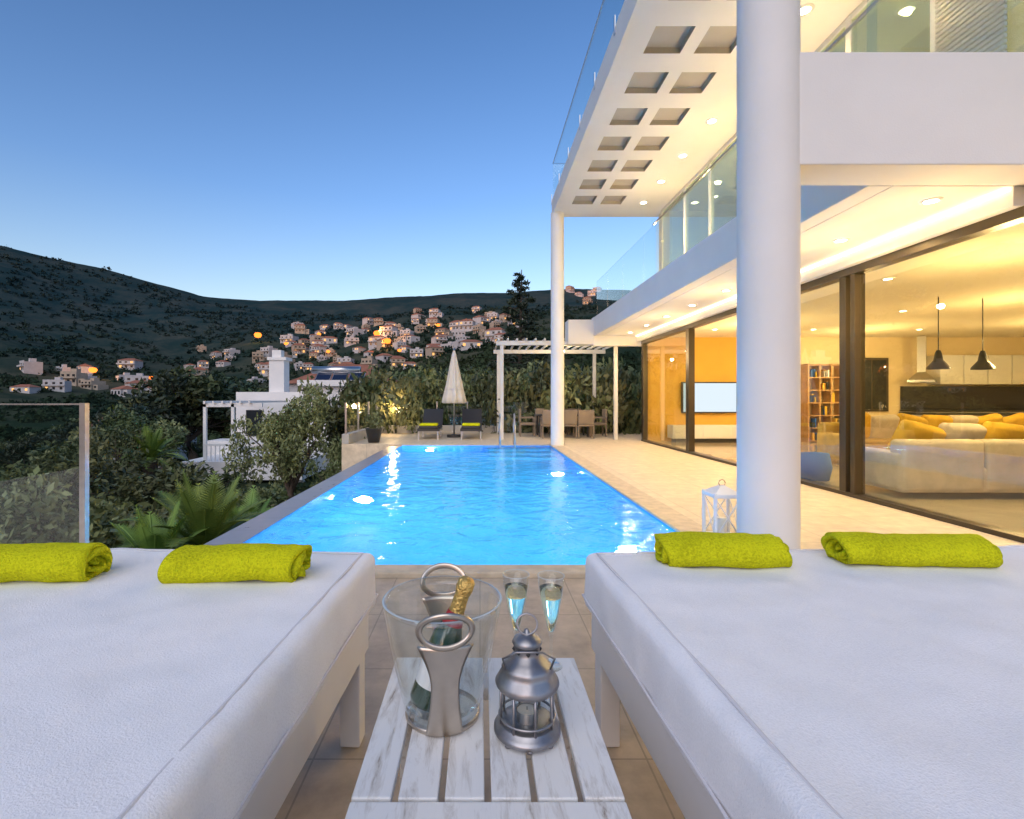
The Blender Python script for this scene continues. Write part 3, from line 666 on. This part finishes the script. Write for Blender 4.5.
mb=MB(); mb.box(1.9,3.7,16.6,17.5,.70,.74,M_dark)
for a in(2.0,3.6):
    for b_ in(16.7,17.4): mb.box(a-.03,a+.03,b_-.03,b_+.03,.002,.70,M_dark)
mb.obj("dining_table",bevel=.004)
for X in(2.25,2.85,3.4): chair(X,16.25,math.pi); chair(X,17.85,0)
chair(1.6,17.05,math.pi/2); chair(4.0,17.05,-math.pi/2)
lamp("pergola_lamp_light",'POINT',(2.8,17,2.75),90,(1,.72,.38),.05)
mb=MB(); mb.lathe([(.01,2.86),(.07,2.87),(.07,2.925)],(2.8,17,0),M_lampw,14); mb.tube([(2.8,17,2.92),(2.8,17,3.12)],.01,M_dark,6); mb.obj("pergola_lamp")
mb=MB(); mb.lathe([(.01,.003),(.16,.003),(.24,.4),(.26,.42),(.22,.42),(.2,.36),(.01,.36)],(-3.1,14.6,0),M_dark,20); mb.leaves([(-3.1,14.6,.62,.28)],500,.06,M_leafo); mb.obj("potted_plant",fix=False)
# left glass fence
mb=MB(); mb.box(-2.79,-2.75,3.48,3.52,.002,1.265,M_steel); mb.box(-2.83,-2.71,3.44,3.56,.002,.02,M_steel); mb.box(-5.8,-2.80,3.495,3.507,.05,1.25,M_glass); mb.box(-5.84,-5.8,3.48,3.52,.002,1.265,M_steel); mb.box(-5.8,-2.79,3.49,3.512,1.251,1.262,M_steel)
mb.obj("terrace_glass_fence")
# ------------------------------------------------------------ candle lantern by column
mb=MB()
x,y=PXX(722,4.6),4.6; w=.115;h=.44
for a in(-w,w):
    for b_ in(-w,w): mb.box(x+a-.012,x+a+.012,y+b_-.012,y+b_+.012,.002,h,M_whitep)
for z in(.01,.40):
    mb.box(x-w-.014,x+w+.014,y-w-.014,y+w+.014,z,z+.03,M_whitep)
for s_ in(-1,1):
    mb.tube([(x-w,y+s_*w,.04),(x+w,y+s_*w,.40)],.006,M_whitep,6); mb.tube([(x+w,y+s_*w,.04),(x-w,y+s_*w,.40)],.006,M_whitep,6)
    mb.tube([(x+s_*w,y-w,.04),(x+s_*w,y+w,.40)],.006,M_whitep,6)
mb.lathe([(w*1.5,.431),(w*.6,.48),(.02,.50)],(x,y,0),M_whitep,4,False,M=Matrix.Rotation(math.pi/4,3,'Z')); mb.tube([(x+.03*math.cos(a),y,.52+.03*math.sin(a)) for a in np.linspace(0,6.28,13)[:-1]],.005,M_steelw,6,closed=True)
mb.cyl((x,y),.04,.04,.2,mat("wax",(.8,.76,.65),.5),16); mb.obj("white_candle_lantern")
# ------------------------------------------------------------ beds
BT=.70; BY=1.97
def bed(sgn):
    piv=Vector((sgn*.405,BY,0)); rot=sgn*.050
    R=Matrix.Translation(piv)@Matrix.Rotation(rot,4,'Z')
    par=empty("daybed"); 
    def X(a,b): return (a,b) if sgn>0 else (-b,-a)
    mb=MB(); x0,x1=X(0,2.0); rbox(mb,x0,x1,-2.6,0,BT-.215,BT,.034,M_cloth,.025,.008,5,seed=sgn*3,M=R); mb.obj("mattress",par,fix=True)
    mb=MB()
    for z,off in((BT+.0005,.045),(BT-.175,-.001)):
        a,b_=X(off,2.0-off); P=[]
        for (p,q,n_) in(((a,-off),(b_,-off),50),((b_,-off),(b_,-2.6+off),60),((b_,-2.6+off),(a,-2.6+off),50),((a,-2.6+off),(a,-off),60)):
            for k in range(n_):
                s_=k/n_; xx=p[0]+(q[0]-p[0])*s_; yy=p[1]+(q[1]-p[1])*s_; P.append(R@Vector((xx+noise.noise(Vector((xx*3,yy*3,5)))*.004,yy,z+noise.noise(Vector((xx*5,yy*5,1)))*.0015)))
        mb.tube(P,.0045,M_cloth2,6,closed=True)
    mb.obj("mattress_piping",par)
    mb=MB(); a,b_=X(.025,1.975)
    def bx(xa,xb,ya,yb,za,zb):
        V=[R@Vector(p) for p in[(xa,ya,za),(xb,ya,za),(xb,yb,za),(xa,yb,za),(xa,ya,zb),(xb,ya,zb),(xb,yb,zb),(xa,yb,zb)]]
        mb.add(V,[(0,3,2,1),(4,5,6,7),(0,1,5,4),(1,2,6,5),(2,3,7,6),(3,0,4,7)],M_bedfr)
    bx(a,b_,-2.57,-.03,.33,BT-.217)
    for yy in(-.12,-2.5):
        for s_ in((.035,.11),(1.89,1.965)):
            p,q=X(*s_); bx(p,q,yy,yy+.075,.002,.329)
    mb.obj("bed_frame",par,bevel=.006)
bed(1); bed(-1)
# towels
def towel(x,y,L_,a,b_,rz,seed,z=BT+.001,flip=1):
    mb=MB(); turns=3.6; n=150; G=[]; seg=30
    for i in range(seg+1):
        u=i/seg; row=[]
        for k in range(n+1):
            s_=k/n; th=s_*turns*2*math.pi+.4; q=.13+.87*s_**.85
            xx=(u-.5)*L_; edge=(abs(u-.5)*2)**6
            xx+=edge*.014*math.sin(th*1.3+seed)+edge*.010*(1-s_)
            nz=noise.noise(Vector((xx*7,th*.5,seed)))*.007+noise.noise(Vector((xx*26,math.cos(th)*2.5,seed+math.sin(th)*2.5)))*.004
            yy=(a*q+nz)*math.cos(th)*flip; zz=(b_*q+nz)*math.sin(th)
            if zz<-b_*.72: zz=-b_*.72+(zz+b_*.72)*.3
            zz+=-.003*math.sin(u*math.pi*2+seed)
            row.append(Vector((xx,yy,zz)))
        G.append(row)
    mb.grid(G,M_towel); o=mb.obj("rolled_towel",fix=False,solid=.0135,loc=(x,y,z+b_*.82),rot=(0,0,rz)); return o
ty=1.68
towel(PXX(240,ty),ty,.415,.080,.056,.03,1); towel(PXX(24,ty)-.02,ty-.02,.53,.092,.060,.06,2,flip=-1)
towel(PXX(718,1.83),1.83,.425,.084,.055,-.02,3); towel(PXX(905,1.83),1.82,.51,.086,.054,-.05,4,flip=-1)
# ------------------------------------------------------------ side table
m,tt,b=newmat("distressed_white_wood"); N=tt.nodes;L=tt.links
tc=N.new("ShaderNodeTexCoord"); mp=N.new("ShaderNodeMapping"); mp.inputs["Scale"].default_value=(14,2.2,14); L.new(tc.outputs["Object"],mp.inputs[0])
n1=N.new("ShaderNodeTexNoise"); n1.inputs["Scale"].default_value=2.5; n1.inputs["Detail"].default_value=9; n1.inputs["Roughness"].default_value=.7; n1.inputs["Distortion"].default_value=.5; L.new(mp.outputs[0],n1.inputs["Vector"])
r=N.new("ShaderNodeValToRGB"); e_=r.color_ramp.elements; e_[0].position=.28; e_[0].color=(.22,.16,.11,1); e_[1].position=.38; e_[1].color=(.62,.59,.55,1); x_=e_.new(.50); x_.color=(.80,.79,.77,1)
L.new(n1.outputs[0],r.inputs[0]); L.new(r.outputs[0],b.inputs["Base Color"]); b.inputs["Roughness"].default_value=.6
bp=N.new("ShaderNodeBump"); bp.inputs["Strength"].default_value=.5; bp.inputs["Distance"].default_value=.004; L.new(n1.outputs[0],bp.inputs["Height"]); L.new(bp.outputs[0],b.inputs["Normal"])
M_tab=m
mb=MB(); TX0,TX1=-.258,.29; n_=6; gap=.014; w=(TX1-TX0-gap*(n_-1))/n_
for k in range(n_):
    x=TX0+k*(w+gap); mb.box(x,x+w,1.0,1.54+random.uniform(-.004,.004),.478,.50+random.uniform(-.001,.001),M_tab)
mb.box(TX0,TX1,.88,.992,.478,.5,M_tab); mb.box(TX0,TX1,.6,.872,.478,.5005,M_tab)
mb.box(TX0+.02,TX1-.02,1.42,1.50,.44,.477,M_tab); mb.box(TX0+.02,TX1-.02,.66,.98,.44,.477,M_tab)
mb.box(TX0,TX0+.02,.6,1.54,.38,.439,M_tab); mb.box(TX1-.02,TX1,.6,1.54,.38,.439,M_tab)
for x in(TX0+.022,TX1-.07):
    for y in(.64,1.47): mb.box(x,x+.048,y,y+.048,.002,.4385,M_tab)
mb.obj("slatted_side_table",bevel=.003)
# ------------------------------------------------------------ champagne bucket
bk=empty("champagne_bucket"); bx,by=-.095,1.27; H=.285
def Rz(z): return .088+.062*(z/H)**.8
mb=MB()
prof=[(.001,.004)]+[(Rz(0)-.02,.004),(Rz(0)-.006,.008)]+[(Rz(H*k/12),H*k/12+.006) for k in range(1,13)]
prof+=[(Rz(H)-.004,H+.008)]+[(Rz(H*k/12)-.005,H*k/12+.012) for k in range(12,0,-1)]+[(.001,.02)]
mb.lathe(prof,(bx,by,.5),M_glassc,64); mb.lathe([(Rz(H)-.004,H+.010),(Rz(H)-.002,H+.0115),(Rz(H)+.001,H+.009)],(bx,by,.5),mat("glass_rim",(.5,.55,.55),.05,spec=1),64)
mb.obj("acrylic_bowl",bk)
def handle(ang,nm):
    mb=MB()
    def mp_(w_,z):
        zz=min(max(z,0),H); R=Rz(zz)+.005+(max(z-H,0))*.25+ (0.004 if z>0 else 0); a=ang+w_/max(R,.05)
        return Vector((bx+R*math.cos(a),by+R*math.sin(a),.5+.004+z))
    zs=np.linspace(0,.245,26)
    def hw(z):
        k=z/.245; return .046-.014*math.sin(min(1,k/.55)*math.pi*.5)+ (.040*((k-.55)/.45)**1.8 if k>.55 else 0)
    cz,ao,bo,ai,bi=.275,.068,.046,.054,.033
    G=[]
    for z in zs:
        h=hw(z); row=[]
        for s_ in np.linspace(-1,1,13):
            row.append(mp_(h*s_,z))
        G.append(row)
    mb.grid(G[:25],M_steelw)
    R1=[];R2=[];R3=[]
    for j in range(48):
        a=2*math.pi*j/48; R1.append(mp_(ai*math.cos(a),cz+bi*math.sin(a))); R3.append(mp_(ao*math.cos(a),cz+bo*math.sin(a)))
        R2.append((R1[-1]+R3[-1])/2+Vector((math.cos(ang),math.sin(ang),0))*.004)
    mb.grid([R1,R2,R3],M_steelw,cv=True)
    mb.obj(nm,bk,solid=.005,fix=True)
handle(-math.pi/2+.12,"front_handle"); handle(math.pi/2+.05,"back_handle")
mb=MB(); mb.lathe([(.09,.0),(.094,.004),(.094,.012),(.09,.014)],(bx,by,.5),M_steelw,40); mb.obj("base_ring",bk)
M_bot=mat("green_bottle_glass",(.012,.05,.02),.06,spec=.9); M_foil=mat("gold_foil",(.80,.52,.16),.32,metal=1,bump=.9,bscale=110); M_red=mat("red_collar",(.35,.015,.015),.4)
base=Vector((bx-.045,by-.005,.53)); top=Vector((bx+.062,by+.02,.830)); ax=(top-base); Lb=ax.length
Q=ax.to_track_quat('Z','Y').to_matrix().to_4x4()
mb=MB()
mb.lathe([(.001,.0),(.038,.0),(.042,.01),(.042,.14),(.038,.175),(.024,.215),(.0165,.24)],base,M_bot,28,M=Q.to_3x3())
mb.lathe([(.0205,.222),(.0192,.25),(.0185,.28),(.021,.292),(.0225,.30),(.0215,.318),(.014,.326),(.001,.327)],base,M_foil,28,M=Q.to_3x3(),fold=lambda j,i:1+.04*math.sin(j*2.3+i*1.7))
mb.lathe([(.0275,.205),(.0255,.220),(.0215,.238)],base,M_red,28,M=Q.to_3x3())
mb.lathe([(.0425,.05),(.0425,.11)],base,M_whitep,28,M=Q.to_3x3()); mb.obj("champagne_bottle")
# flutes
M_liq=bpy.data.materials.new("sparkling_wine"); M_liq.use_nodes=True; tt=M_liq.node_tree; tt.nodes.clear()
g=tt.nodes.new("ShaderNodeBsdfGlass"); g.inputs["IOR"].default_value=1.33; g.inputs["Roughness"].default_value=0; g.inputs[0].default_value=(.97,.985,.86,1)
o=tt.nodes.new("ShaderNodeOutputMaterial"); tt.links.new(g.outputs[0],o.inputs[0])
for px,d in((516,1.50),(551,1.49)):
    x=PXX(px,d); mb=MB()
    mb.lathe([(.001,.002),(.034,.002),(.035,.004),(.006,.010),(.0045,.03),(.0045,.085),(.010,.10),(.022,.15),(.034,.21),(.0405,.272),(.039,.272),(.032,.21),(.020,.15),(.008,.104),(.001,.10)],(x,d,.5),M_glassc,32)
    mb.lathe([(.0002,.104),(.0075,.107),(.0195,.152),(.0305,.205),(.0345,.235),(.0002,.2352)],(x,d,.5),M_liq,40)
    mb.lathe([(.0406,.2715),(.0398,.273),(.039,.2715)],(x,d,.5),mat("flute_rim",(.6,.64,.64),.05,spec=1),32)
    mb.obj("champagne_flute")
# metal lantern
lx,ly=.112,1.19; ln_=empty("metal_lantern"); LM=mat("galvanised_metal",(.42,.41,.42),.42,metal=1,var=.35,vscale=18)
mb=MB(); Z=.5
for k in range(8):
    a=k*math.pi/4; mb.lathe([(.001,0),(.007,.002),(.007,.008),(.001,.01)],(lx+.068*math.cos(a),ly+.068*math.sin(a),Z+.001),LM,8)
mb.lathe([(.001,.010),(.076,.010),(.079,.014),(.079,.022),(.072,.026),(.066,.034),(.064,.036),(.001,.036)],(lx,ly,Z),LM,48)
mb.obj("base",ln_)
mb=MB()
for k in range(8):
    a=k*math.pi/4+.2; c,s_=math.cos(a),math.sin(a); mb.tube([(lx+.064*c,ly+.064*s_,Z+.034),(lx+.064*c,ly+.064*s_,Z+.125)],.0035,LM,6)
for z in(.050,.118): mb.tube([(lx+.0655*math.cos(a),ly+.0655*math.sin(a),Z+z) for a in np.linspace(0,2*math.pi,41)[:-1]],.003,LM,6,closed=True)
mb.obj("cage_bars",ln_)
mb=MB(); mb.lathe([(.060,.036),(.060,.122)],(lx,ly,Z),M_glassc,32); mb.obj("glass_cylinder",ln_)
mb=MB()
mb.lathe([(.066,.120),(.074,.122),(.076,.128),(.072,.136),(.064,.150),(.058,.158),(.060,.163),(.054,.170),(.042,.182),(.034,.188),(.032,.192),(.030,.194),(.030,.214),(.034,.216),(.036,.220),(.030,.230),(.016,.238),(.008,.241),(.006,.250),(.001,.252)],(lx,ly,Z),LM,48,fold=lambda j,i:1+(.02*math.cos(j*math.pi/3) if 3<=i<=8 else 0))
for k in range(8):
    a=k*math.pi/4; c,s_=math.cos(a),math.sin(a); mb.lathe([(.001,-.006),(.0055,0),(.001,.006)],(lx+.0305*c,ly+.0305*s_,Z+.204),M_dark,8)
mb.obj("roof",ln_)
mb=MB(); mb.tube([(lx+.024*math.cos(a),ly+.006*math.sin(a),Z+.262+.022*math.sin(a)) for a in np.linspace(0,2*math.pi,25)[:-1]],.0028,LM,8,closed=True)
mb.tube([(lx-.052,ly-.028,Z+.17),(lx-.060,ly-.040,Z+.20),(lx-.03,ly-.06,Z+.225),(lx+.03,ly-.06,Z+.225),(lx+.060,ly-.040,Z+.20),(lx+.052,ly-.028,Z+.17)],.0025,LM,8); mb.obj("ring_handle",ln_)
mb=MB(); mb.cyl((lx,ly),.024,Z+.038,Z+.058,mat("tealight_wax",(.75,.7,.6),.5),24); mb.lathe([(.0255,.037),(.0255,.061)],(lx,ly,Z),M_steel,24); mb.tube([(lx,ly,Z+.058),(lx,ly,Z+.066)],.001,M_dark,5)
mb.lathe([(.030,.037),(.036,.075)],(lx,ly,Z),M_glassc,24); mb.obj("tealight",ln_)
